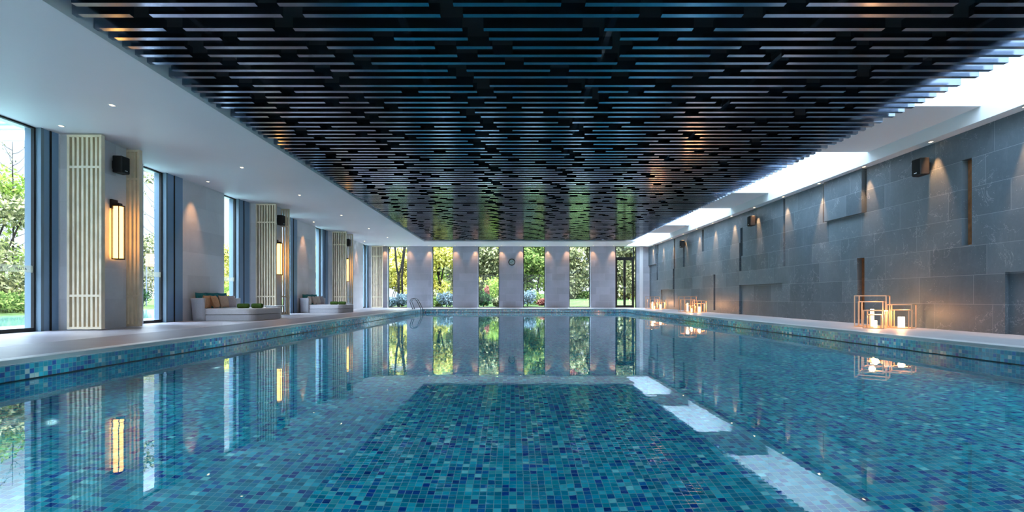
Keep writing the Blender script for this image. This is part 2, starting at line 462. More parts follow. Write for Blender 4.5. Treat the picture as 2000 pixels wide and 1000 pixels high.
SH = .125
for i, (yc, x0, x1) in enumerate(segs[:100]):
    s = MB(); s.box(x0, x1, yc-.0345-12, yc+.0345-12, 0, SH)
    s.build('slat', M['slat'], slat_thing)
b = MB()
for yc, x0, x1 in segs[100:]: b.box(x0, x1, yc-.0345-12, yc+.0345-12, 0, SH)
o = b.build('distant_slats', M['slat'], slat_thing); o['kind'] = 'stuff'
b = MB(); b.box(-4.90, 6.5, WB+.3-12, 28.3-12, .20, .26)
b.build('backing_panel', M['void'], slat_thing)
for x in (-3.8, -1.35, 1.16, 3.6, 5.6):
    b = MB(); b.box(x, x+.07, WB+.3-12, 28.28-12, SH, .20); b.build('runner', M['black'], slat_thing)

# ------------------------------------------------------------------ right slate wall with recesses
SLOTS = [  # px near, px far, py top, py bottom, copper back
 (1898,1878.5,310.6,478.8,1),(1688.4,1673.9,503.4,624,1),(1614.5,1607,None,434,1),(1533.5,1529.5,None,519.7,0),
 (1450.5,1446,445,500,1),(1448,1443.7,474,529,0),(1397,1393.4,536,606,1),(1374.6,1371,448,491,1),(1337,1334,480,521,0),
 (1318.5,1316,None,525,1),(1317.3,1314,525,600,0),(1286,1284,None,495,1),(1285,1282.5,495,547,0)]
rects = []     # (y0, y1, z0, z1, depth)
cop = []
for pn, pf, pt, pb, c in SLOTS:
    y0, y1 = RY(pn), RY(pf); pm = (pn+pf)/2
    z1 = RSOF+.05 if pt is None else min(RZ(pm, pt), RSOF+.05); z0 = max(RZ(pm, pb), .03)
    rects.append((y0, y1, z0, z1, .135))
    if c: cop.append((y0, y1, z0, z1))
rects.append((12.0, RY(1688.5), 2.62, RSOF+.05, .135)); cop.append((12.0, RY(1688.5), 2.62, RSOF+.05))  # copper slot put in for the warm-lit brown side of the block
for pn, pf, pt in ((1528,1443.5,557),(2050,1963,531.6),(1315,1291,566)):
    rects.append((RY(pn), RY(pf), 0.0, RZ(pf, pt), .06))
rects.append((RY(1688.5), RY(1614.5), 2.62, RSOF+.05, -.07))
rects.append((29.5, WF, 2.55, RSOF+.05, -.07))
ys = sorted({WB, WF+.3} | {v for r in rects for v in r[:2]})
zs = sorted({0.0, RSOF+.05} | {v for r in rects for v in r[2:4]})
def depth(y, z):
    d = 0
    for y0, y1, z0, z1, dd in rects:
        if y0 < y < y1 and z0 < z < z1: d = dd if abs(dd) > abs(d) else d
    return d
D = [[depth((ys[i]+ys[i+1])/2, (zs[j]+zs[j+1])/2) for j in range(len(zs)-1)] for i in range(len(ys)-1)]
b = MB()
for i in range(len(ys)-1):
    for j in range(len(zs)-1):
        x = WR + D[i][j]; y0, y1, z0, z1 = ys[i], ys[i+1], zs[j], zs[j+1]
        b.quad((x,y0,z0),(x,y0,z1),(x,y1,z1),(x,y1,z0))
        if i+1 < len(ys)-1 and D[i+1][j] != D[i][j]:
            x2 = WR + D[i+1][j]
            b.quad((x,y1,z0),(x,y1,z1),(x2,y1,z1),(x2,y1,z0))
        if j+1 < len(zs)-1 and D[i][j+1] != D[i][j]:
            x2 = WR + D[i][j+1]
            b.quad((x,y0,z1),(x2,y0,z1),(x2,y1,z1),(x,y1,z1))
b.quad((WR+.4,WB,0),(WR+.4,WF+.3,0),(WR+.4,WF+.3,5),(WR+.4,WB,5))
wr = b.build('wall_right', M['slate']); tag(wr, 'dark slate clad wall with copper slots and shallow recesses', 'wall', None, 'structure')
for y0, y1, z0, z1 in cop:
    b = MB(); b.box(WR+.115, WR+.13, y0, y1, z0, min(z1, RSOF)); o = b.build('copper_strip', M['copper'], wr); o['label'] = 'copper sheet in a wall slot'

# ------------------------------------------------------------------ far wall, windows, door
def panel_wall(b, axis_x, openings, lo, hi, y0, y1, z1):
    """solid wall between openings (full height)"""
    c = lo
    for a0, a1 in sorted(openings):
        if a0 > c: b.box(c, a0, y0, y1, 0, z1)
        c = a1
    if hi > c: b.box(c, hi, y0, y1, 0, z1)
FAR = [(-7.56,-6.39),(-4.87,-3.60),(-2.08,-.81),(.65,1.98),(3.44,4.71)]
DOOR = (6.23, 7.50)
b = MB(); panel_wall(b, 1, FAR+[DOOR], WL-.3, WR+.4, WF, WF+.3, CEIL+.3)
b.box(-9, 8.8, WF+.3, WF+.34, CEIL-.02, 5.0)
o = b.build('wall_back', M['stone_x']); tag(o, 'grey stone end wall with tall garden windows and a round clock', 'wall', None, 'structure')
b = MB(); b.box(7.68, 7.88, WF-.10, WF, 0, RSOF+.01)
o = b.build('trim_6', M['white']); tag(o, 'narrow white pilaster beside the garden door', 'pilaster', None, 'structure')
wn = 1
names = ['first','second','third','fourth','fifth']
for i, (x0, x1) in enumerate(FAR):
    w = thing('window_%d' % wn, ((x0+x1)/2, WF+.2, 0), 'tall narrow garden window, %s from the left in the end wall' % names[i], 'window', None, 'structure'); wn += 1
    h = (x1-x0)/2
    f = MB(); t_ = .045
    f.box(-h, -h+t_, -.03, .03, 0, CEIL); f.box(h-t_, h, -.03, .03, 0, CEIL); f.box(-h+t_, h-t_, -.03, .03, 0, .06); f.box(-h+t_, h-t_, -.03, .03, CEIL-.03, CEIL)
    f.build('frame', M['frame'], w)
    p = MB(); p.box(-h+t_, h-t_, -.006, .006, .06, CEIL-.03); p.build('pane', M['glass'], w)
x0, x1 = DOOR; h = (x1-x0)/2
d = thing('door_1', ((x0+x1)/2, WF+.12, 0), 'dark framed glass double door with transom in the end wall', 'door', None, 'structure')
f = MB(); zt2 = 2.97
f.box(-h,-h+.06,-.05,.05,0,CEIL); f.box(h-.06-.12,h-.12,-.05,.05,0,CEIL); f.box(h-.04,h,-.05,.05,0,CEIL)
f.box(-h+.06,h-.18,-.05,.05,zt2,zt2+.10); f.box(-h+.06,h-.18,-.05,.05,CEIL-.03,CEIL); f.box(-h+.06,h-.18,-.05,.05,0,.03)
f.build('frame', M['frame'], d)
p = MB(); p.box(-h+.06,h-.18,-.006,.006,zt2+.10,CEIL-.03); p.build('transom_pane', M['glass'], d)
p = MB(); p.box(h-.12,h-.04,-.006,.006,0,CEIL); p.build('side_pane', M['glass'], d)
xa, xb = -h+.06, h-.18; xm = (xa+xb)/2
for s, (l0, l1) in enumerate(((xa, xm),(xm, xb))):
    lf = MB(); lf.box(l0,l0+.07,-.03,.03,.03,zt2); lf.box(l1-.07,l1,-.03,.03,.03,zt2); lf.box(l0+.07,l1-.07,-.03,.03,.03,.15); lf.box(l0+.07,l1-.07,-.03,.03,zt2-.09,zt2)
    leaf = lf.build('door_leaf', M['frame'], d)
    p = MB(); p.box(l0+.07,l1-.07,-.006,.006,.15,zt2-.09); p.build('pane', M['glass'], leaf)
    hx = l1-.035 if s == 0 else l0+.035
    hd = MB(); hd.tube([(hx,-.03,.95),(hx,-.09,.95),(hx,-.09,1.25),(hx,-.03,1.25)], .012); hd.build('pull_handle', M['steel'], leaf)

# ------------------------------------------------------------------ left wall: stone, windows, blue metal
PER = 7.1
WIN = []       # (y0, y1, blue_end)
for k in range(-2, 4):
    WIN.append((11.93+PER*k, 12.72+PER*k, 13.35+PER*k))     # after a pier
    WIN.append((15.27+PER*k, 16.08+PER*k, 16.75+PER*k))                                              # before a pier
WIN = [w for w in WIN if w[0] > WB+.3 and w[1] < WF-.4]
WIN = [(8.0 if abs(w[0]-8.17) < .02 else w[0], 9.34 if abs(w[0]-8.17) < .02 else w[1], 9.70 if abs(w[0]-8.17) < .02 else w[2]) for w in WIN]
WIN.sort()
b = MB(); c = WB
for y0, y1, ye in WIN:
    if y0 > c: b.box(WL-.3, WL, c, y0, 0, CEIL+.2)
    c = min(ye, WF)
if c < WF+.3: b.box(WL-.3, WL, c, WF+.3, 0, CEIL+.2)
PIER = [2.55, 9.65, 16.75, 23.85, 30.50]
for y in PIER:
    b.box(WL, -8.02, y+.085, min(y+.98, WF), 0, CEIL+.05)
o = b.build('wall_left', M['stone_y']); tag(o, 'grey stone window wall with projecting piers', 'wall', None, 'structure')
for (y0, y1, ye) in WIN:
    pxm = 1001 - 8600/max(y0, .5)
    lab = {8: 'nearest side window with a frosted lettered band, left of the nearest pier', 12: 'side window just past the nearest pier with a brown sign outside', 15: 'side window beyond the near daybed, before the second pier',
           19: 'side window half hidden behind the screens of the second pier', 22: 'side window beyond the far daybed, before the third pier', 26: 'side window hidden just past the third pier',
           29: 'last side window in the corner before the end wall'}.get(round(y0-.12), 'side window beside the camera, outside the view, near metre %d' % round(y0))
    w = thing('window_%d' % wn, (WL-.13, y0, 0), lab, 'window', None, 'structure'); wn += 1
    L = y1-y0
    f = MB(); f.box(-.03,.03,0,.035,0,CEIL); f.box(-.03,.03,L-.03,L,0,CEIL); f.box(-.03,.03,.035,L-.03,0,.07); f.box(-.03,.03,.035,L-.03,CEIL-.03,CEIL)
    f.build('frame', M['frame'], w)
    p = MB(); p.box(-.006,.006,.035,L-.03,.07,CEIL-.03); p.build('pane', M['glass'], w)
    r = MB(); r.box(-.17,.128,L,L+.06,0,CEIL); r.build('reveal', M['bluelight'], w)
    Bq = ye-y1
    if Bq > .1:
        r = MB(); m1 = .06+(Bq-.06)*.42
        r.box(-.17,.115,L+.06,L+m1,0,CEIL); r.build('panel', M['blue'], w)
        r = MB(); r.box(-.17,.128,L+m1,L+m1+.035,0,CEIL); r.build('dark_strip', M['frame'], w)  # narrow dark strip between the two blue panels
        r = MB(); r.box(-.17,.13,L+m1+.035,L+Bq,0,CEIL); r.build('panel', M['blue'], w)
    if abs(y0-8.0) < .01:
        fm = NT('frosted_film'); tr = fm.n('ShaderNodeBsdfTransparent'); df = fm.n('ShaderNodeBsdfTranslucent'); df.inputs[0].default_value = (.20,.185,.13,1)
        mx = fm.n('ShaderNodeMixShader'); mx.inputs[0].default_value = .32; fm.l(tr.outputs[0], mx.inputs[1]); fm.l(df.outputs[0], mx.inputs[2])
        M['film'] = fm.done(mx)
        p = MB(); zb = E+(581-531)*.0090; p.box(.007,.009,.035,L-.03,zb,zb+.125); p.build('film_band', M['film'], w)
        for yy in (8.54, 8.98):
            cu = bpy.data.curves.new('lettering','FONT'); cu.body = 'MELIA'; cu.size = .062; cu.space_character = 1.35; cu.extrude = .001
            cu.materials.append(M['frame'])
            t = bpy.data.objects.new('lettering', cu); COL.objects.link(t); t.parent = w
            t.matrix_local = Matrix(((0,0,1,.012),(1,0,0,yy-y0),(0,1,0,zb+.04),(0,0,0,1)))
    if abs(y0-11.93) < .02 or abs(y0-15.27) < .02:
        p = MB(); zb = E+.5; p.box(.007,.009,.035,L-.03,zb,zb+.125); p.build('film_band', M['film'], w)

# unseen glazed end behind the camera, added to let in daylight
w = thing('window_%d' % wn, (0, WB+.05, 0), 'wide unseen glazed end behind the camera, added for daylight', 'window', None, 'structure'); wn += 1
f = MB()
for i in range(9):
    x = -8.6+i*(16.9/8); f.box(x-.04, x+.04, 0, .08, 0, CEIL)
f.box(-8.6, 8.3, 0, .08, 0, .08); f.box(-8.6, 8.3, 0, .08, CEIL-.08, CEIL)
f.build('frame', M['frame'], w)
p = MB(); p.box(-8.6, 8.3, .035, .045, .08, CEIL-.08); p.build('pane', M['glass'], w)

# ------------------------------------------------------------------ slatted pier screens
def screen(y, label, backed):
    W, H, T = .65, 3.69, .085
    s = thing('slatted_screen', (-7.75-W/2, y, 0), label, 'wooden screen', 'wooden slatted screens on the piers')
    f = MB(); f.box(-W/2,-W/2+.045,0,T,.02,H); f.box(W/2-.045,W/2,0,T,.02,H); f.box(-W/2+.045,W/2-.045,0,T,.02,.065); f.box(-W/2+.045,W/2-.045,0,T,H-.045,H)
    f.build('frame', M['wood'], s)
    inner = W-.09; n = 6; sw = .042; gap = (inner-n*sw)/(n+1)
    for i in range(n):
        x = -W/2+.045+gap*(i+1)+sw*i
        q = MB(); q.box(x,x+sw,.012,T-.012,.065,H-.045); q.build('slat', M['wood'], s)
    if backed:
        q = MB(); q.box(-W/2+.045,W/2-.045,T-.010,T-.002,.065,H-.045); q.build('gap_shade_board', M['gap_shade'], s)  # brown board added to darken the slat gaps in place of shade
    for z in (.63, 3.06):
        q = MB(); q.box(-W/2+.045,W/2-.045,.004,.012,z,z+.045); q.build('cross_rail', M['wood'], s)
    return s
ORD = ['nearest', 'second nearest', 'third nearest', 'farthest']
base_s = None; rear_s = None
for i, y in enumerate(PIER):
    vis = i >= 1
    n = ORD[max(i-1,0)]
    if not vis: continue
    lab = 'pale slatted wooden screen on the camera-facing side of the %s pier' % n
    if base_s is None: base_s = screen(y, lab, True)
    else: dup(base_s, (-7.75-.325, y, 0), lab)
    bb = MB()
    if y+1.07 < WF:
        lab = 'pale slatted wooden screen projecting from the far side of the %s pier' % n
        if rear_s is None: rear_s = screen(y+.985, lab, False)
        else: dup(rear_s, (-7.75-.325, y+.985, 0), lab)

# wall lamps on piers
def sconce(y, label):
    s = thing('wall_lamp', (-8.02, y, 1.38), label, 'wall lamp', 'tall wall lamps on the piers')
    m = MB(); m.box(0,.05,-.075,.075,1.02,1.20); m.box(.05,.16,-.05,.05,1.00,1.13); m.build('mount', M['black'], s, None, .004)
    f = MB()
    for yy in (-.085,.073):
        f.box(.175,.187,yy,yy+.012,0,1.09)
    f.box(.04,.187,-.085,.085,0,.02); f.box(.04,.187,-.085,.085,1.07,1.09); f.box(.04,.055,-.085,-.073,0,1.09); f.box(.04,.055,.073,.085,0,1.09)
    f.build('frame', M['frame'], s)
    g = MB(); g.add(*(lambda p: (p.v, p.f))(MB().prism(rrect(.058,.172,-.070,.070,.02,3), .03, 1.06))); g.build('lamp_shade', M['sconce'], s)
    return s
sc0 = None
for i, y in enumerate(PIER[1:]):
    if i == 3: continue
    lab = 'tall glowing amber wall lamp on the %s stone pier' % ORD[i]
    if sc0 is None: sc0 = sconce(y+.62, lab)
    else: dup(sc0, (-8.02, y+.62, 1.38), lab)

# loudspeakers
def speaker(loc, rz, label):
    s = thing('loudspeaker', loc, label, 'loudspeaker', 'small black wall loudspeakers', None, rz)
    # local: wall plane x=0, box projects to +x
    c = MB(); c.prism([(.07,-.14),(.24,-.11),(.24,.11),(.07,.14)], -.17, .17); c.build('cabinet', M['black'], s, None, .018)
    g = MB(); g.box(.238,.248,-.095,.095,-.155,.155); gr = g.build('grille', M['void'], s, None, .004)
    k = MB(); k.box(0,.02,-.06,.06,-.08,.08); k.box(.02,.08,-.025,.025,-.03,.03); k.build('bracket', M['black'], s)
    m = MB(); m.box(.248,.250,-.035,.035,-.125,-.11); m.build('badge', M['white'], gr)
    return s
sp0 = speaker((-8.025, PIER[1]+.66, 3.28), 0, 'small black loudspeaker high on the nearest stone pier')
dup(sp0, (-8.02, PIER[2]+.66, 3.24), 'small black loudspeaker above the lamp on the second pier')
dup(sp0, (-8.02, PIER[3]+.66, 3.24), 'small black loudspeaker above the lamp on the third pier')
for px, py, lab in ((1812,327,'small black loudspeaker on the slate wall nearest the camera'),
                    (1476,432,'small black loudspeaker high in the middle of the slate wall'),
                    (1338.5,476.5,'small black loudspeaker at the far end of the slate wall')):
    y = RY(px)
    dup(sp0, (WR, y, RZ(px,py)), lab, PI)

# ------------------------------------------------------------------ downlights
def downlight(loc, label, group, sx=.038, sy=.05):
    s = thing('downlight', loc, label, 'ceiling light', group)
    r = MB()
    for (x0,x1,y0,y1) in ((-sx,sx,-sy,-sy+.012),(-sx,sx,sy-.012,sy),(-sx,-sx+.012,-sy+.012,sy-.012),(sx-.012,sx,-sy+.012,sy-.012)):
        r.box(x0,x1,y0,y1,-.006,0)
    r.build('trim_ring', M['white'], s)
    g = MB(); g.box(-sx+.012,sx-.012,-sy+.012,sy-.012,-.003,-.0005); g.build('lens', M['lens'], s)
    return s
def spot(loc, tgt, watts, ang, col=(1,.50,.22), blend=.6, size=.03):
    l = bpy.data.lights.new('downlight_beam','SPOT'); l.energy = watts; l.color = col; l.spot_size = math.radians(ang); l.spot_blend = blend; l.shadow_soft_size = size
    o = bpy.data.objects.new('downlight_beam', l); COL.objects.link(o); o.location = loc
    o.rotation_euler = (Vector(tgt)-Vector(loc)).to_track_quat('-Z','Y').to_euler()
    return o
NUM = ['first','second','third','fourth','fifth','sixth','seventh','eighth','ninth','tenth','eleventh','twelfth','thirteenth','fourteenth']
dl0 = None
def put_dl(loc, lab, grp):
    global dl0
    if dl0 is None: dl0 = downlight(loc, lab, grp)
    else:
        o = dup(dl0, loc, lab); o['group'] = grp
SLATE_Y = [8.15, 10.0, 11.9, 13.65, 15.45, 17.3, 19.1, 20.9, 22.7, 24.5, 26.3, 28.1, 29.9]
for i, y in enumerate(SLATE_Y):
    put_dl((8.17, y, RSOF), '%s small recessed downlight from the camera above the slate wall' % NUM[i], 'downlights above the slate wall')
    spot((8.14, y, RSOF-.03), (8.30, y, 2.3), 60 if i % 3 else 85, 42)
LW = [9.25, 13.7, 21.0, 28.2]
for i, y in enumerate(LW):
    put_dl((-8.15, y, CEIL), '%s small square downlight from the camera close to the window wall' % NUM[i], 'downlights along the window wall')
    if i: spot((-8.25, y, CEIL-.03), (-8.6, y, 1.9), 32, 48, (1,.50,.22), .9)
LM = [8.25, 12.2, 15.5, 19.3, 23.0, 26.4]
for i, y in enumerate(LM):
    put_dl((-6.45, y, CEIL), '%s small square downlight from the camera midway across the white soffit' % NUM[i], 'downlights in the white soffit')
    spot((-6.45, y, CEIL-.03), (-6.45, y, 0), 30, 70, (1,.75,.5))
k = 0
for (x0, x1) in FAR+[DOOR]:
    for x in (x0-.15, x1+.15):
        if x > 7.5: continue
        put_dl((x, WF-.25, CEIL), '%s small downlight from the left along the top of the end wall' % NUM[k], 'downlights along the end wall')
        spot((x, WF-.22, CEIL-.03), (x, WF+.05, 2.2), 20, 60, (1,.50,.22), .9); k += 1

# ------------------------------------------------------------------ wall clock
cl = thing('wall_clock', (-.04, WF, 2.76), 'small round dark-rimmed clock on the end wall', 'clock')
Rm = Matrix.Rotation(PI/2, 4, 'X')
c = MB(); c.lathe([(.20,0),(.205,.02),(.205,.045),(.19,.05),(.165,.04),(.165,.012)], 32); c.xform(Rm); c.build('rim', M['frame'], cl)
c = MB(); c.lathe([(.166,.012),(.166,.02)], 32, False); c.xform(Rm); c.build('face', plain('clock_face', (.42,.52,.50,1), .5), cl)
for ang, L, nm in ((PI*.30, .085, 'hour_hand'), (-PI*.62, .125, 'minute_hand')):
    hnd = MB(); hnd.box(-.008,.008,-.028,-.022,-.02,L); hnd.xform(Matrix.Rotation(ang,4,'Y')); hnd.build(nm, M['frame'], cl)

# ------------------------------------------------------------------ pool ladder
ld = thing('pool_ladder', (XL, 26.75, 0), 'chrome pool ladder with two looped handrails at the far left corner', 'pool ladder')
def rail(y):
    pts = [(-.30,y,0),(-.30,y,.05)]
    prof = [(-.30,.05),(-.34,.16),(-.40,.30),(-.43,.40),(-.41,.49),(-.34,.555),(-.25,.575),(-.16,.545),(-.08,.46),(.0,.32),(.07,.17),(.125,.04),(.135,-.05),(.135,-.9),(.135,-1.3)]
    return [(-.30,y,.0)] + [(x,y,z) for x,z in prof]
for y in (-.25,.25):
    t = MB(); t.tube(rail(y), .021, 10); t.build('handrail', M['steel'], ld)
    t = MB(); t.lathe([(.05,.0),(.05,.012),(.024,.02)], 16); t.xform(Matrix.Translation((-.30,y,0))); t.build('foot_plate', M['steel'], ld)
for z in (-.45,-.75,-1.05):
    t = MB(); t.box(.10,.17,-.25,.25,z,z+.025); t.build('tread', M['steel'], ld)

# ------------------------------------------------------------------ daybeds
def sweep_back(b, path, thick, z0, z1, flare):
    """upright back following a plan path (outer side on the left of travel), leaning outward towards the top"""
    n = len(path); P = [Vector(p) for p in path]; rows = []
    for i in range(n):
        t = (P[min(i+1,n-1)]-P[max(i-1,0)]).normalized(); nrm = Vector((-t.y, t.x))
        ring = []
        H = z1-z0
        for k in range(7):
            s = k/6; off = flare*s*s
            ring.append((P[i]+nrm*off, z0+H*s))
        rim = thick*.5
        top_o = P[i]+nrm*flare
        for a in (30, 60, 90, 120, 150):
            r = thick/2; cx = top_o-nrm*r
            ring.append((cx+nrm*r*math.cos(math.radians(a)), z1+ .35*r*math.sin(math.radians(a))))
        for k in range(6,-1,-1):
            s = k/6; off = flare*s*s
            ring.append((P[i]+nrm*(off-thick), z0+H*s))
        rows.append([(p.x,p.y,z) for p,z in ring])
    m = len(rows[0]); v = [p for r in rows for p in r]; f = []
    for i in range(n-1):
        for k in range(m-1):
            f.append((i*m+k, (i+1)*m+k, (i+1)*m+k+1, i*m+k+1))
        f.append((i*m+m-1, (i+1)*m+m-1, (i+1)*m, i*m))
    f.append(tuple(range(m))); f.append(tuple((n-1)*m+k for k in range(m-1,-1,-1)))
    b.add(v, f, True)
def cushion(name, w, h, t, mat, loc, rot, label, cat, group):
    n = 14; b = MB(); v = []; f = []
    for side in (1,-1):
        for i in range(n+1):
            for j in range(n+1):
                u = -1+2*i/n; q = -1+2*j/n
                k = max(0,(1-abs(u)**2.6))*max(0,(1-abs(q)**2.6))
                e = 1-.07*(1-u*u*0.9)*abs(q)**4 ; e2 = 1-.07*(1-q*q*.9)*abs(u)**4
                v.append((u*w/2*e2, q*h/2*e, side*(t/2*k**.55+.004)))
    N = (n+1)**2
    for side in (0,1):
        for i in range(n):
            for j in range(n):
                a = side*N+i*(n+1)+j; q4 = (a, a+n+1, a+n+2, a+1)
                f.append(q4 if side == 0 else q4[::-1])
    edge = [i*(n+1) for i in range(n+1)] + [n*(n+1)+j for j in range(1,n+1)] + [i*(n+1)+n for i in range(n-1,-1,-1)] + [j for j in range(n-1,0,-1)]
    for i in range(len(edge)):
        a, c = edge[i], edge[(i+1)%len(edge)]
        f.append((a, c, c+N, a+N))
    b.add(v, f, True)
    o = b.build(name, mat); o.location = loc; o.rotation_euler = rot
    return tag(o, label, cat, group)
def roll(loc, rz, label, group):
    s = thing('rolled_towel', loc, label, 'towel', group, None, rz)
    b = MB(); L = .145; r = .066
    pr = [(r*.55,-L),(r*.9,-L+.004),(r,-L+.02),(r*1.01,-L*.3),(r*1.01,L*.3),(r,L-.02),(r*.9,L-.004),(r*.55,L)]
    b.lathe(pr, 24); b.xform(Matrix.Translation((0,0,r)) @ Matrix.Rotation(PI/2,4,'Y')); b.build('roll', M['moss'], s)
    c = MB()
    for sgn in (-1,1):
        pts = [(sgn*(L+.002), (.006+.0075*a)*math.cos(a*2.2), r+(.006+.0075*a)*math.sin(a*2.2)) for a in [i*.25 for i in range(26)]]
        c.tube(pts, .004, 5)
    c.build('rolled_end', M['moss'], s)
    return s
def daybed(loc, label):
    d = thing('daybed', loc, label, 'daybed', 'square woven daybeds on the deck')
    b = MB(); b.prism(rrect(-.72,.885,-.84,.84,(.10,.20,.20,.10)), 0.0, .165); b.build('base', M['fabric'], d, None, .012)
    b = MB(); b.prism(rrect(-.70,.89,-.845,.845,(.06,.20,.20,.06)), .175, .325, .03); b.build('mattress', M['seatcloth'], d)
    path = [(-.40,.87),(-.5,.87),(-.62,.862),(-.72,.835),(-.785,.775),(-.815,.69),(-.825,.58),(-.825,.3),(-.825,0),(-.825,-.3),(-.825,-.58),(-.815,-.69),(-.785,-.775),(-.72,-.835),(-.62,-.862),(-.5,-.87),(-.40,-.87)]
    b = MB(); sweep_back(b, path[::-1], .11, 0.0, .585, .05); b.build('backrest', M['fabric'], d)
    return d
bed1 = daybed((-7.71, 14.36, 0), 'pale woven daybed nearest the camera with apricot cushions')
bed2 = dup(bed1, (-7.71, 21.28, 0), 'pale woven daybed farther along the deck with cream cushions')
LEAN = lambda a, rz=0: (Matrix.Rotation(rz,3,'Z') @ Matrix.Rotation(-a,3,'Y') @ Matrix(((0,0,1),(1,0,0),(0,1,0)))).to_euler()
def cushset(by, first):
    grp = 'scatter cushions on the %s daybed' % ('near' if first else 'far')
    nm = 'near' if first else 'far'
    for i, (dy, rz) in enumerate(((-.56,.05),(-.05,-.04),(.44,.03))):
        cushion('scatter_cushion', .52, .46, .12, M['teal'], (-8.375, by+dy, .525), LEAN(math.radians(8), rz), 'teal cushion against the back of the %s daybed, %s along the row' % (nm, ['first','middle','last'][i]), 'cushion', grp)
    mats = ((M['orange'],'apricot'),(M['orange'],'bright apricot'),(M['tan'],'tan'),(M['mauve'],'mauve grey')) if first else ((M['cream'],'cream'),(M['cream'],'pale cream'),(M['cream'],'warm cream'),(M['mauve'],'mauve grey'))
    spots = ((-.66,-8.11,.09,.20),(-.46,-8.02,.30,.25),(-.02,-8.03,.22,.05),(.38,-8.05,.2,-.05))
    for (m, cn), (dy, x, a, rz) in zip(mats, spots):
        pos = 'nearest the camera' if dy < -.6 else ('second in the front row' if dy < -.3 else ('in the middle of the row' if dy < .1 else 'last in the front row'))
        cushion('scatter_cushion', .44, .35, .15, m, (x-.06, by+dy, .505), LEAN(a, rz), '%s cushion on the %s daybed, %s' % (cn, nm, pos), 'cushion', grp)
cushset(14.36, True); cushset(21.28, False)
r0 = roll((-7.36, 14.0, .325), .12, 'left moss green rolled towel on the near daybed', 'rolled towels on the daybeds')
dup(r0, (-7.01, 14.06, .325), 'right moss green rolled towel on the near daybed', -.1)
dup(r0, (-7.30, 20.95, .325), 'left moss green rolled towel on the far daybed', .1)
dup(r0, (-6.99, 21.0, .325), 'right moss green rolled towel on the far daybed', -.05)
def side_table(loc, label):
    s = thing('side_table', loc, label, 'side table', 'low white side tables')
    b = MB(); b.prism(rrect(-.26,.26,-.22,.22,.04,4), .345, .375); b.build('table_top', M['white'], s, None, .004)
    b = MB(); b.prism(rrect(-.17,.17,-.14,.14,.03,4), 0, .345); b.build('pedestal', M['white'], s)
    return s
st0 = side_table((-7.30, 15.66, 0), 'low white side table behind the near daybed')
dup(st0, (-7.42, 22.55, 0), 'low white side table behind the far daybed')

# ------------------------------------------------------------------ frame lanterns
def cage(b, s, h, r):
    c = s/2-r
    for x in (-c,c):
        for y in (-c,c): b.box(x-r,x+r,y-r,y+r,0,h)
    for z in (0, h-2*r):
        for q in (-c,c):
            b.box(-c+r,c-r,q-r,q+r,z,z+2*r); b.box(q-r,q+r,-c+r,c-r,z,z+2*r)
def lantern(loc, rz, s, h, s2, h2, label, grp):
    t = thing('frame_lantern', loc, label, 'lantern', grp, None, rz)
    b = MB(); cage(b, s, h, .0095); b.build('outer_frame', M['rose'], t)
    b = MB(); cage(b, s2, h2, .0095); b.build('inner_frame', M['rose'], t)
    b = MB(); b.box(-s2/2,s2/2,-s2/2,s2/2,.0,.006); b.build('base_plate', M['rose'], t)
    return t
def candle(loc, r, h, label, grp):
    t = thing('led_candle', loc, label, 'candle', grp)
    b = MB(); b.lathe([(r,0),(r,h-.01),(r*.94,h),(r*.7,h-.004),(r*.3,h-.008)], 20); b.build('glowing_body', M['candle'], t)
    b = MB(); b.tube([(0,0,h-.01),(.002,0,h+.008),(0,.001,h+.018)], .003, 6); b.build('wick', M['black'], t)
    return t
def lantern_set(y, x, where, first):
    g1 = 'frame lanterns on the slate wall ledge'; g2 = 'glowing candles in the frame lanterns'
    A45 = PI/4
    def place(dx, dy, rz, s, h, s2, h2, cr, ch, nm):
        lantern((x+dx, y+dy, 0), rz, s, h, s2, h2, '%s open metal frame lantern of the %s group by the slate wall' % (nm, where), g1)
        candle((x+dx, y+dy, .0065), cr, ch, 'glowing candle inside the %s lantern of the %s group' % (nm, where), g2)
        l = bpy.data.lights.new('candle_light','POINT'); l.energy = 3.6; l.color = (1,.48,.20); l.shadow_soft_size = .06
        o = bpy.data.objects.new('candle_light', l); COL.objects.link(o); o.location = (x+dx, y+dy, ch+.10)
    if first: P3 = ((-.02,.22),(-.32,-.30),(.24,-.25))
    else: P3 = ((-.10,.40),(-.22,-.45),(.18,-.22))
    place(*P3[0], A45+.04, .56, .665, .44, .54, .034, .37, 'tallest')
    place(*P3[1], A45-.03, .36, .365, .25, .28, .030, .155, 'smallest')
    place(*P3[2], A45-.05, .42, .485, .31, .375, .058, .225, 'middle-sized')
lantern_set(10.60, 7.62, 'nearest', True)
lantern_set(21.6, 7.62, 'middle', False)
lantern_set(28.0, 7.86, 'farthest', False)

# ------------------------------------------------------------------ garden
g = MB()
def gz(x, y):
    z = -.12
    if y > 31: z += .55*min(1,max(0,(y-34)/14))*(.5+.5*math.tanh((x-1)/3)) + .12*min(1,(y-31)/10)
    if x < -23: z += .25
    if y > 55: z += .6
    return z
# ground tiles around the building (kept clear of the building and the pond)
def strip(b, x0, x1, y0, y1, step=2.0):
    nx_ = max(1,int((x1-x0)/step)); ny_ = max(1,int((y1-y0)/step))
    xs_ = np.linspace(x0,x1,nx_+1); ys_ = np.linspace(y0,y1,ny_+1)
    v = [(x,y,gz(x,y)) for x in xs_ for y in ys_]; f = []
    for i in range(nx_):
        for j in range(ny_):
            a = i*(ny_+1)+j; f.append((a,a+ny_+1,a+ny_+2,a+1))
    b.add(v, f, True)
strip(g, -11.6, 9.2, 31.35, 95); strip(g, 9.2, 45, -30, 95, 4); strip(g, -11.6, 9.2, -30, -5.4, 4)
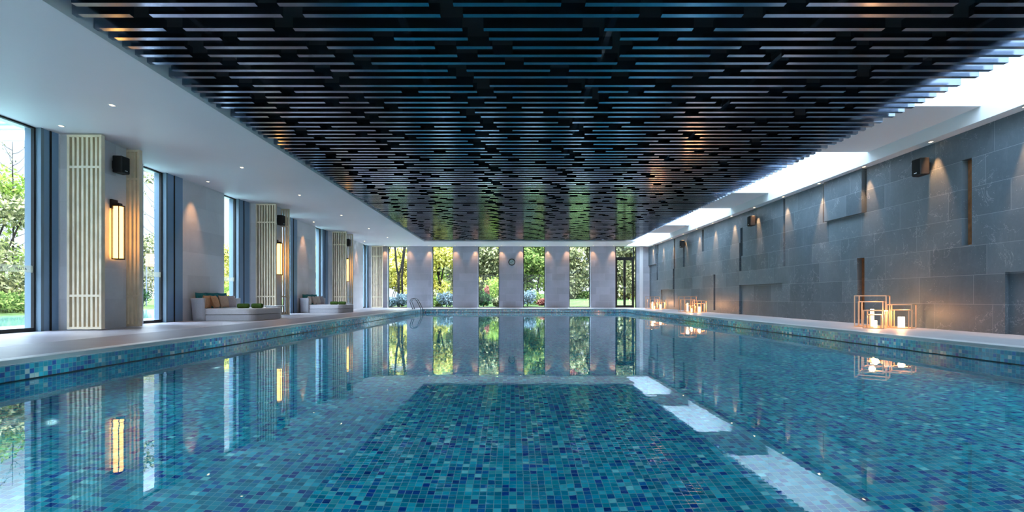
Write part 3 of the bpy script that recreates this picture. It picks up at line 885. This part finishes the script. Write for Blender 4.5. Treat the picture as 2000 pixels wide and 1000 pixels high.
# left bank beyond the pond
bank = [(-20,-30),(-20.5,8),(-21.2,22),(-23.5,32),(-25.5,38),(-25,46),(-11.6,47)]
v = []; f = []
for (x,y) in bank: v += [(x,y,-.17),(x-.4,y,-.05)]
v2 = []
for i, (x,y) in enumerate(bank): v2.append((-70, y, .15))
base = len(bank)*2; vv = v+v2
for i in range(len(bank)-1):
    f.append((2*i,2*i+2,2*i+3,2*i+1)); f.append((2*i+1,2*i+3,base+i+1,base+i))
g.add(vv, f); 
g.add([(-70,47,.15),(-11.6,47,-.05),(-11.6,95,.4),(-70,95,.4)], [(0,1,2,3)])
o = g.build('lawn', M['lawn']); tag(o, 'green mown lawn rising behind the end wall', 'lawn', None, 'structure')
p = MB(); p.quad((-30,-30,-.15),(-11.6,-30,-.15),(-11.6,48,-.15),(-30,48,-.15))
o = p.build('pond', M['pond']); tag(o, 'still green ornamental pond outside the side windows', 'pond', None, 'structure')
p = MB(); p.box(-11.6, WL-.36, -30, 31.3, -.3, -.04)
o = p.build('terrace', M['terrace']); tag(o, 'pale paved terrace between the side windows and the pond', 'terrace', None, 'structure')

# leaf crowns
def leaf_mesh(name, blobs, n, size, seed, mat, flat=.45):
    rg = np.random.default_rng(seed)
    w = np.array([bl[3]*bl[4]*bl[5] for bl in blobs]); w = w/w.sum()
    idx = rg.choice(len(blobs), n, p=w); B = np.array(blobs)[idx]
    d = rg.normal(size=(n,3)); d /= np.linalg.norm(d, axis=1)[:,None]
    r = rg.random(n)**.38
    # ragged edge
    r *= 1 + .16*np.sin(d[:,0]*9+B[:,0]*3)*np.sin(d[:,2]*8+B[:,1])
    c = B[:,:3] + d*r[:,None]*B[:,3:6]
    a = rg.normal(size=(n,3)); a /= np.linalg.norm(a, axis=1)[:,None]
    q = rg.normal(size=(n,3)); q -= a*(a*q).sum(1)[:,None]; q /= np.linalg.norm(q, axis=1)[:,None]
    s = size*(.6+.8*rg.random(n))[:,None]; nn = np.cross(a,q)
    v = np.stack([c-a*s, c+q*s*flat+nn*s*.12, c+a*s, c-q*s*flat+nn*s*.12], 1).reshape(-1,3)
    me = bpy.data.meshes.new(name)
    me.vertices.add(4*n); me.vertices.foreach_set('co', v.ravel())
    me.loops.add(4*n); me.loops.foreach_set('vertex_index', np.arange(4*n, dtype=np.int32))
    me.polygons.add(n); me.polygons.foreach_set('loop_start', np.arange(0,4*n,4, dtype=np.int32)); me.polygons.foreach_set('loop_total', np.full(n,4,dtype=np.int32))
    me.materials.append(mat); me.update(calc_edges=True)
    o = bpy.data.objects.new(name, me); COL.objects.link(o); return o
def tree(loc, h, spread, mat, label, seed, n=5000, size=.13, trunk=.12, low=.25, bark='bark', name='garden_tree'):
    rg = random.Random(seed)
    t = thing(name, loc, label, 'tree', 'garden trees beyond the glass')
    k = MB()
    for s in range(3):
        a = s*2.1+rg.random(); tip = (math.cos(a)*spread*.45, math.sin(a)*spread*.45, h*(.70+.2*rg.random()))
        st = h*(.18+.12*s)
        k.tube([(0,0,0) if s == 0 else (0,0,st*.9), (.04*rg.uniform(-1,1),.04,st), (tip[0]*.45,tip[1]*.45,(st+tip[2])/2), tip], [trunk,trunk*.8,trunk*.5,trunk*.15], 7)
    k.build('trunk', M[bark], t)
    bl = []
    for i in range(11):
        a = rg.random()*2*PI; rr = spread*(.15+.75*rg.random()); z = h*(low+(1-low)*rg.random()*.88); sh = 1-.55*abs(z/h-.5)
        q = spread*rg.uniform(.38,.62)
        bl.append((math.cos(a)*rr*sh, math.sin(a)*rr*sh, z, q, q, q*rg.uniform(.6,.9)))
    o = leaf_mesh('crown', bl, n, size, seed, M[mat]); o.parent = t
    return t
def shrub(loc, r, h, mat, label, seed, n=900, size=.07, name='garden_shrub'):
    t = thing(name, loc, label, 'shrub', 'garden shrubs beyond the glass')
    k = MB(); rg = random.Random(seed)
    for s in range(5):
        a = s*1.26; k.tube([(0,0,0),(math.cos(a)*r*.25,math.sin(a)*r*.25,h*.4),(math.cos(a)*r*.5,math.sin(a)*r*.5,h*.8)], [.02,.014,.006], 5)
    k.build('stem', M['bark'], t)
    bl = [(rg.uniform(-.5,.5)*r, rg.uniform(-.5,.5)*r, h*rg.uniform(.35,.7), r*.55, r*.55, h*.38) for _ in range(6)]
    o = leaf_mesh('foliage', bl, n, size, seed, M[mat]); o.parent = t
    return t
def at(px, Y, z=None):
    x = (px-1001)*Y/1000
    return (x, Y, gz(x, Y) if z is None else z)

# trees seen through the end-wall windows
FT = [ (742,44,7.6,2.6,'leaf_yellow','bright yellow autumn tree behind the first end-wall window',6500),
       (795,47,7.0,2.4,'leaf_yellow','golden leaved tree between the first and second end-wall windows',6000),
       (858,43,6.6,1.9,'leaf_yellow','airy yellow green tree behind the second end-wall window',4200),
       (905,48,6.6,2.2,'leaf_olive','olive tree between the second and third end-wall windows',5200),
       (945,45,6.9,2.0,'leaf_olive','dense olive tree behind the third end-wall window',6500),
       (985,50,7.4,2.4,'leaf_yellow','yellow tree rising between the third and fourth end-wall windows',6000),
       (1036,43,6.3,1.8,'leaf_green','full green tree behind the fourth end-wall window',6500),
       (1050,52,8.6,2.4,'leaf_lime','lime topped tree standing behind the green tree',6500),
       (1118,48,5.2,1.9,'leaf_olive','olive tree with slim stems behind the fifth end-wall window',5200),
       (1190,50,6.6,2.3,'leaf_olive','spreading olive tree left of the glass door',6000),
       (1228,46,6.2,2.2,'leaf_olive','feathery olive tree behind the glass door',6000),
       (1275,54,8.0,3.0,'leaf_yellow','yellow tree right of the glass door',6500),
       (1112,54,8.4,1.9,'leaf_red','red leaved maple top above the fifth end-wall window trees',5200),
       (700,50,8.0,3.0,'leaf_yellow','broad yellow tree at the garden corner left of the end wall',6500),
       (830,58,7.6,3.2,'leaf_lime','tall lime tree deep in the garden',6000),
       (1000,62,8.6,3.6,'leaf_green','tall green tree deep in the garden',6000),
       (910,60,8.2,3.0,'leaf_yellow','tall yellow tree deep in the garden left of the clock axis',6000)]
for i, (px,Y,h,sp,mt,lab,n) in enumerate(FT):
    low = .12 if mt != 'leaf_red' else .60
    tree(at(px,Y), h, sp, mt, lab, 100+i, n, .17, .11, low)
# bare trunks close behind the first window
def trunk_pair(px, Y, label, pts_list, name='bare_tree'):
    t = thing(name, at(px,Y), label, 'tree', 'garden trees beyond the glass')
    for pts, r in pts_list:
        k = MB(); k.tube(pts, r, 8); k.build('trunk', M['bark2'], t)
    return t
trunk_pair(778.5, 37, 'dark forked tree trunk behind the first end-wall window',
   [([(0,0,0),(0,0,1.3),(0,0,2.3)], [.10,.09,.09]), ([(0,0,2.2),(-.16,.05,2.9),(-.22,0,3.8),(-.34,0,5.2)], [.08,.075,.07,.05]), ([(0,0,2.2),(.18,0,2.8),(.34,.05,3.8),(.50,0,5.4)], [.08,.07,.07,.05])])
trunk_pair(786, 38, 'slim dark trunk just right of the forked trunk', [([(.04,0,0),(0,0,1.0),(-.04,0,2.2),(.10,0,3.5),(.34,0,5.2)], [.09,.08,.07,.06,.04])])
st = thing('tree_stake', at(764,36.6), 'pair of slanting support poles beside the forked trunk', 'stake')
for dx in (0,.12):
    k = MB(); k.tube([(-.15+dx,0,0),(.55+dx*1.2,.35,2.5)], .022, 6); k.build('pole', M['bark'], st)
SH_ = [(765,36,.55,.75,'leaf_blue','lavender clump left under the first end-wall window'),(785,36.3,.7,.95,'leaf_blue','lavender clump right under the first end-wall window'),
       (856,37,.6,.7,'leaf_green','low green shrub left in the second end-wall window'),(872,36.5,.75,1.15,'leaf_blue','blue grey bush right in the second end-wall window'),
       (944,36,.65,1.15,'leaf_dark','dark green bush left in the third end-wall window'),(968,38.5,1.2,2.1,'leaf_lime','bright lime bush right in the third end-wall window'),
       (950,37.5,.22,1.45,'leaf_red','red flowering plant in the third end-wall window'),(972,36.2,.6,.65,'leaf_olive','low olive shrub right in the third end-wall window'),
       (1030,36.4,.75,1.2,'leaf_blue','blue green bush left in the fourth end-wall window'),(1058,37,.35,.5,'leaf_red','low red plant right in the fourth end-wall window'),
       (1047,38.5,1.0,1.0,'leaf_green','green shrub in the middle of the fourth end-wall window'),
       (845,39,.9,1.3,'leaf_olive','olive shrub at the left edge of the second end-wall window'),(800,40,1.2,1.6,'leaf_yellow','yellow shrub right of the trunks')]
for i, (px,Y,r,h,mt,lab) in enumerate(SH_):
    shrub(at(px,Y), r, h, mt, lab, 300+i, 1300, .085)
def hedge(x0, x1, Y, h, d, mat, label, seed, n, size=.09, along='x'):
    t = thing('hedge', ((x0+x1)/2, Y, gz((x0+x1)/2,Y)), label, 'hedge', 'clipped hedges in the garden')
    L = x1-x0; m = max(3,int(L/1.2)); bl = []
    for i in range(m):
        u = -L/2+L*(i+.5)/m
        bl.append((u,0,h*.5,L/m*.75,d,h*.55))
    o = leaf_mesh('foliage', bl, n, size, seed, M[mat]); o.parent = t
    k = MB()
    for i in range(m): k.tube([(-L/2+L*(i+.5)/m,0,0),(-L/2+L*(i+.5)/m,0,h*.6)], .03, 5)
    k.build('stem', M['bark'], t)
    return t
hedge(4.2, 9.0, 47.5, .75, .6, 'leaf_green', 'long green hedge at the top of the lawn behind the fifth window', 401, 4200)
hedge(9.4, 15.5, 50.0, .8, .8, 'leaf_yellow', 'yellow green hedge beyond the lawn behind the door', 402, 4200)

# garden outside the left windows
def hedge_left(pts, h, label, seed, mat='leaf_green'):
    t = thing('hedge', (pts[0][0], pts[0][1], -.1), label, 'hedge', 'clipped hedges in the garden')
    bl = []; k = MB()
    for i in range(len(pts)-1):
        for s in range(5):
            u = (s+.5)/5; x = pts[i][0]+(pts[i+1][0]-pts[i][0])*u-pts[0][0]; y = pts[i][1]+(pts[i+1][1]-pts[i][1])*u-pts[0][1]
            bl.append((x,y,h*.5,.7,1.2,h*.55)); k.tube([(x,y,0),(x,y,h*.6)], .03, 5)
    o = leaf_mesh('foliage', bl, 9000, .085, seed, M[mat]); o.parent = t; k.build('stem', M['bark'], t)
hedge_left([(-21.4,14),(-21.8,20),(-22.4,26)], .95, 'low green hedge along the pond bank outside the nearest side window', 410)
LT = [(-25.5,20,6.8,2.6,'leaf_olive','olive tree on the far pond bank, first outside the nearest side window'),
      (-24.8,24.5,5.6,2.2,'leaf_olive','low branched olive tree leaning over the pond bank'),
      (-27.5,26.5,7.4,2.6,'leaf_lime','pale green tree behind the pond bank trees'),
      (-28.5,22,6.6,2.8,'leaf_olive','tall olive tree behind the hedge'),
      (-27.0,33,5.0,1.9,'leaf_lime','light green tree seen low through the second side window'),
      (-30.0,40,5.2,2.4,'leaf_olive','olive tree beyond the lawn in the second side window'),
      (-24.5,45,5.6,2.4,'leaf_yellow','yellow green tree outside the third side window'),
      (-20.5,40,4.6,1.9,'leaf_lime','bushy lime tree outside the window behind the near daybed'),
      (-17.0,44,6.0,2.4,'leaf_yellow','yellow tree outside the window behind the far daybed'),
      (-13.5,48,6.6,2.6,'leaf_yellow','golden tree at the corner of the terrace')]
for i, (x,y,h,sp,mt,lab) in enumerate(LT):
    tree((x,y,0.0), h, sp, mt, lab, 500+i, 5200, .12, .12, .14)
def bare(loc, h, label, seed):
    rg = random.Random(seed); t = thing('bare_tree', loc, label, 'tree', 'slender bare trees by the pond')
    k = MB(); k.tube([(0,0,0),(.05,.03,h*.5),(0,.02,h)], [.06,.035,.008], 6); k.build('trunk', M['bark2'], t)
    k = MB(); tips = []
    for i in range(26):
        z = h*(.35+.62*i/26); a = i*2.4; L = h*.17*(1.15-i/30)
        p2 = (math.cos(a)*L, math.sin(a)*L, z+L*.9); k.tube([(0,0,z),(p2[0]*.5,p2[1]*.5,z+L*.3),p2], [.014,.009,.004], 4); tips.append(p2)
    k.build('branches', M['bark2'], t)
    bl = [(x,y,z,.16,.16,.2) for x,y,z in tips]
    o = leaf_mesh('crown', bl, 260, .05, seed, M['leaf_olive']); o.parent = t
for i, (x,y,h) in enumerate(((-26.5,21.5,9.2),(-25.8,23.2,8.4),(-27.2,25.6,9.6),(-26.2,26.8,8.8))):
    bare((x,y,0), h, 'slender almost leafless tree by the pond, %s from the left' % NUM[i], 600+i)
bare((-25.3,36.5,0), 9.6, 'thin bare tree standing in front of the brown sign', 620)
# leafy branch hanging into the second side window
t = thing('garden_tree', (-20.6, 27.6, -.05), 'leafy tree whose high branch hangs into the second side window', 'tree', 'garden trees beyond the glass')
k = MB(); k.tube([(-1.6,-3.0,0),(-1.5,-2.6,4),(-1.0,-1.4,6.8),(.2,.3,8.2)], [.15,.12,.08,.02], 7); k.build('trunk', M['bark'], t)
o = leaf_mesh('crown', [(.3,.6,8.1,.9,1.1,.45),(-.3,-.6,8.6,1.2,1.2,.5),(.2,.9,7.3,.45,.6,.3),(-1.2,-2.0,8.9,1.6,1.6,.8)], 1500, .12, 640, M['leaf_olive']); o.parent = t
# sign
s = thing('sign_board', (-27.0, 38.9, 0), 'brown sign board with white characters seen through the second side window', 'sign', None, None, math.radians(35))
k = MB(); k.box(-.72,.95,-.05,.05,2.95,3.92); k.build('board', plain('sign_brown', (.17,.09,.055,1), .5), s)
k = MB(); k.box(-.70,-.62,-.04,.04,-.1,2.95); k.box(.85,.93,-.04,.04,-.1,2.95); k.build('post', M['steel'], s)
k = MB()
for (x0,x1,z0,z1) in ((-.42,-.30,3.55,3.60),(-.38,-.34,3.42,3.68),(-.25,-.02,3.62,3.66),(-.15,-.11,3.36,3.66),(-.40,-.28,3.40,3.43),(-.45,.02,3.20,3.24)):
    k.box(x0,x1,-.06,-.05,z0,z1)
k.build('characters', M['white'], s)
# bushes near windows
for i, (x,y,r,h,mt,lab) in enumerate(((-14.2,26,.8,1.5,'leaf_lime','yellow green plant outside the window behind the near daybed'),(-13.6,24.8,.6,1.0,'leaf_yellow','yellow leaved plant at the foot of the window behind the near daybed'),
     (-12.4,33.0,.8,1.9,'leaf_yellow','yellow plant outside the window behind the far daybed'),(-27.8,38.6,1.2,1.4,'leaf_dark','dark shrub under the brown sign'),(-26.2,40.2,1.0,1.2,'leaf_blue','grey green shrub right of the brown sign'))):
    shrub((x,y,-.1), r, h, mt, lab, 700+i, 1800, .09)
# louvred canopy outside the nearest window
cn = thing('louvred_canopy', (-8.95, 4, 4.22), 'pale louvred canopy projecting outside the nearest side window', 'canopy')
for i in range(22):
    k = MB(); y = .2+i*.32; k.box(-4.6,-.04,y,y+.13,0,.10); k.build('louvre', M['blue'], cn)
k = MB(); k.box(-4.7,-.04,7.25,7.36,-.14,.16); k.build('fascia', M['coping'], cn)
k = MB(); k.box(-4.7,-4.6,0,7.36,-.02,.16); k.box(-.04,0,0,7.36,-.02,.16); k.build('side_beam', M['bluelight'], cn)

# ------------------------------------------------------------------ world, sun, camera
w = bpy.data.worlds.new('World'); sc.world = w; w.use_nodes = True
nt = w.node_tree; nt.nodes.clear()
tc = nt.nodes.new('ShaderNodeTexCoord'); sp = nt.nodes.new('ShaderNodeSeparateXYZ'); nt.links.new(tc.outputs['Generated'], sp.inputs[0])
cr = nt.nodes.new('ShaderNodeValToRGB'); nt.links.new(sp.outputs[2], cr.inputs[0])
els = cr.color_ramp.elements
els[0].position = 0.0; els[0].color = (.86,.95,1.0,1)
els[1].position = .85; els[1].color = (.62,.80,1.0,1)
e2 = els.new(.35); e2.color = (.66,.83,1.0,1)
mr = nt.nodes.new('ShaderNodeMapRange'); nt.links.new(sp.outputs[2], mr.inputs[0])
mr.inputs[1].default_value = .20; mr.inputs[2].default_value = .62; mr.inputs[3].default_value = .50; mr.inputs[4].default_value = 12.0; mr.interpolation_type = 'SMOOTHSTEP'
bg = nt.nodes.new('ShaderNodeBackground'); nt.links.new(cr.outputs[0], bg.inputs[0]); nt.links.new(mr.outputs[0], bg.inputs[1])
wo = nt.nodes.new('ShaderNodeOutputWorld'); nt.links.new(bg.outputs[0], wo.inputs[0])
l = bpy.data.lights.new('sun','SUN'); l.energy = 3.2; l.angle = math.radians(1.0); l.color = (1,.90,.72)
o = bpy.data.objects.new('sun', l); COL.objects.link(o); o.rotation_euler = Vector((-.74,.16,-.62)).to_track_quat('-Z','Y').to_euler()

cam = bpy.data.cameras.new('camera'); cam.sensor_width = 36; cam.lens = 18.0; cam.clip_start = .05; cam.clip_end = 400
cam.shift_x = -.0005; cam.shift_y = .0405
co = bpy.data.objects.new('camera', cam); COL.objects.link(co); co.location = (0,0,E); co.rotation_euler = (PI/2,0,0)
sc.camera = co
vs = sc.view_settings; vs.view_transform = 'Standard'; vs.look = 'None'; vs.gamma = 1; vs.use_curve_mapping = False; vs.exposure = 1.6
cy = sc.cycles
cy.use_denoising = True; cy.max_bounces = 10; cy.diffuse_bounces = 5; cy.glossy_bounces = 5; cy.transmission_bounces = 6; cy.transparent_max_bounces = 12
cy.sample_clamp_indirect = 6.0; cy.caustics_reflective = True; cy.caustics_refractive = True; cy.blur_glossy = 0.4
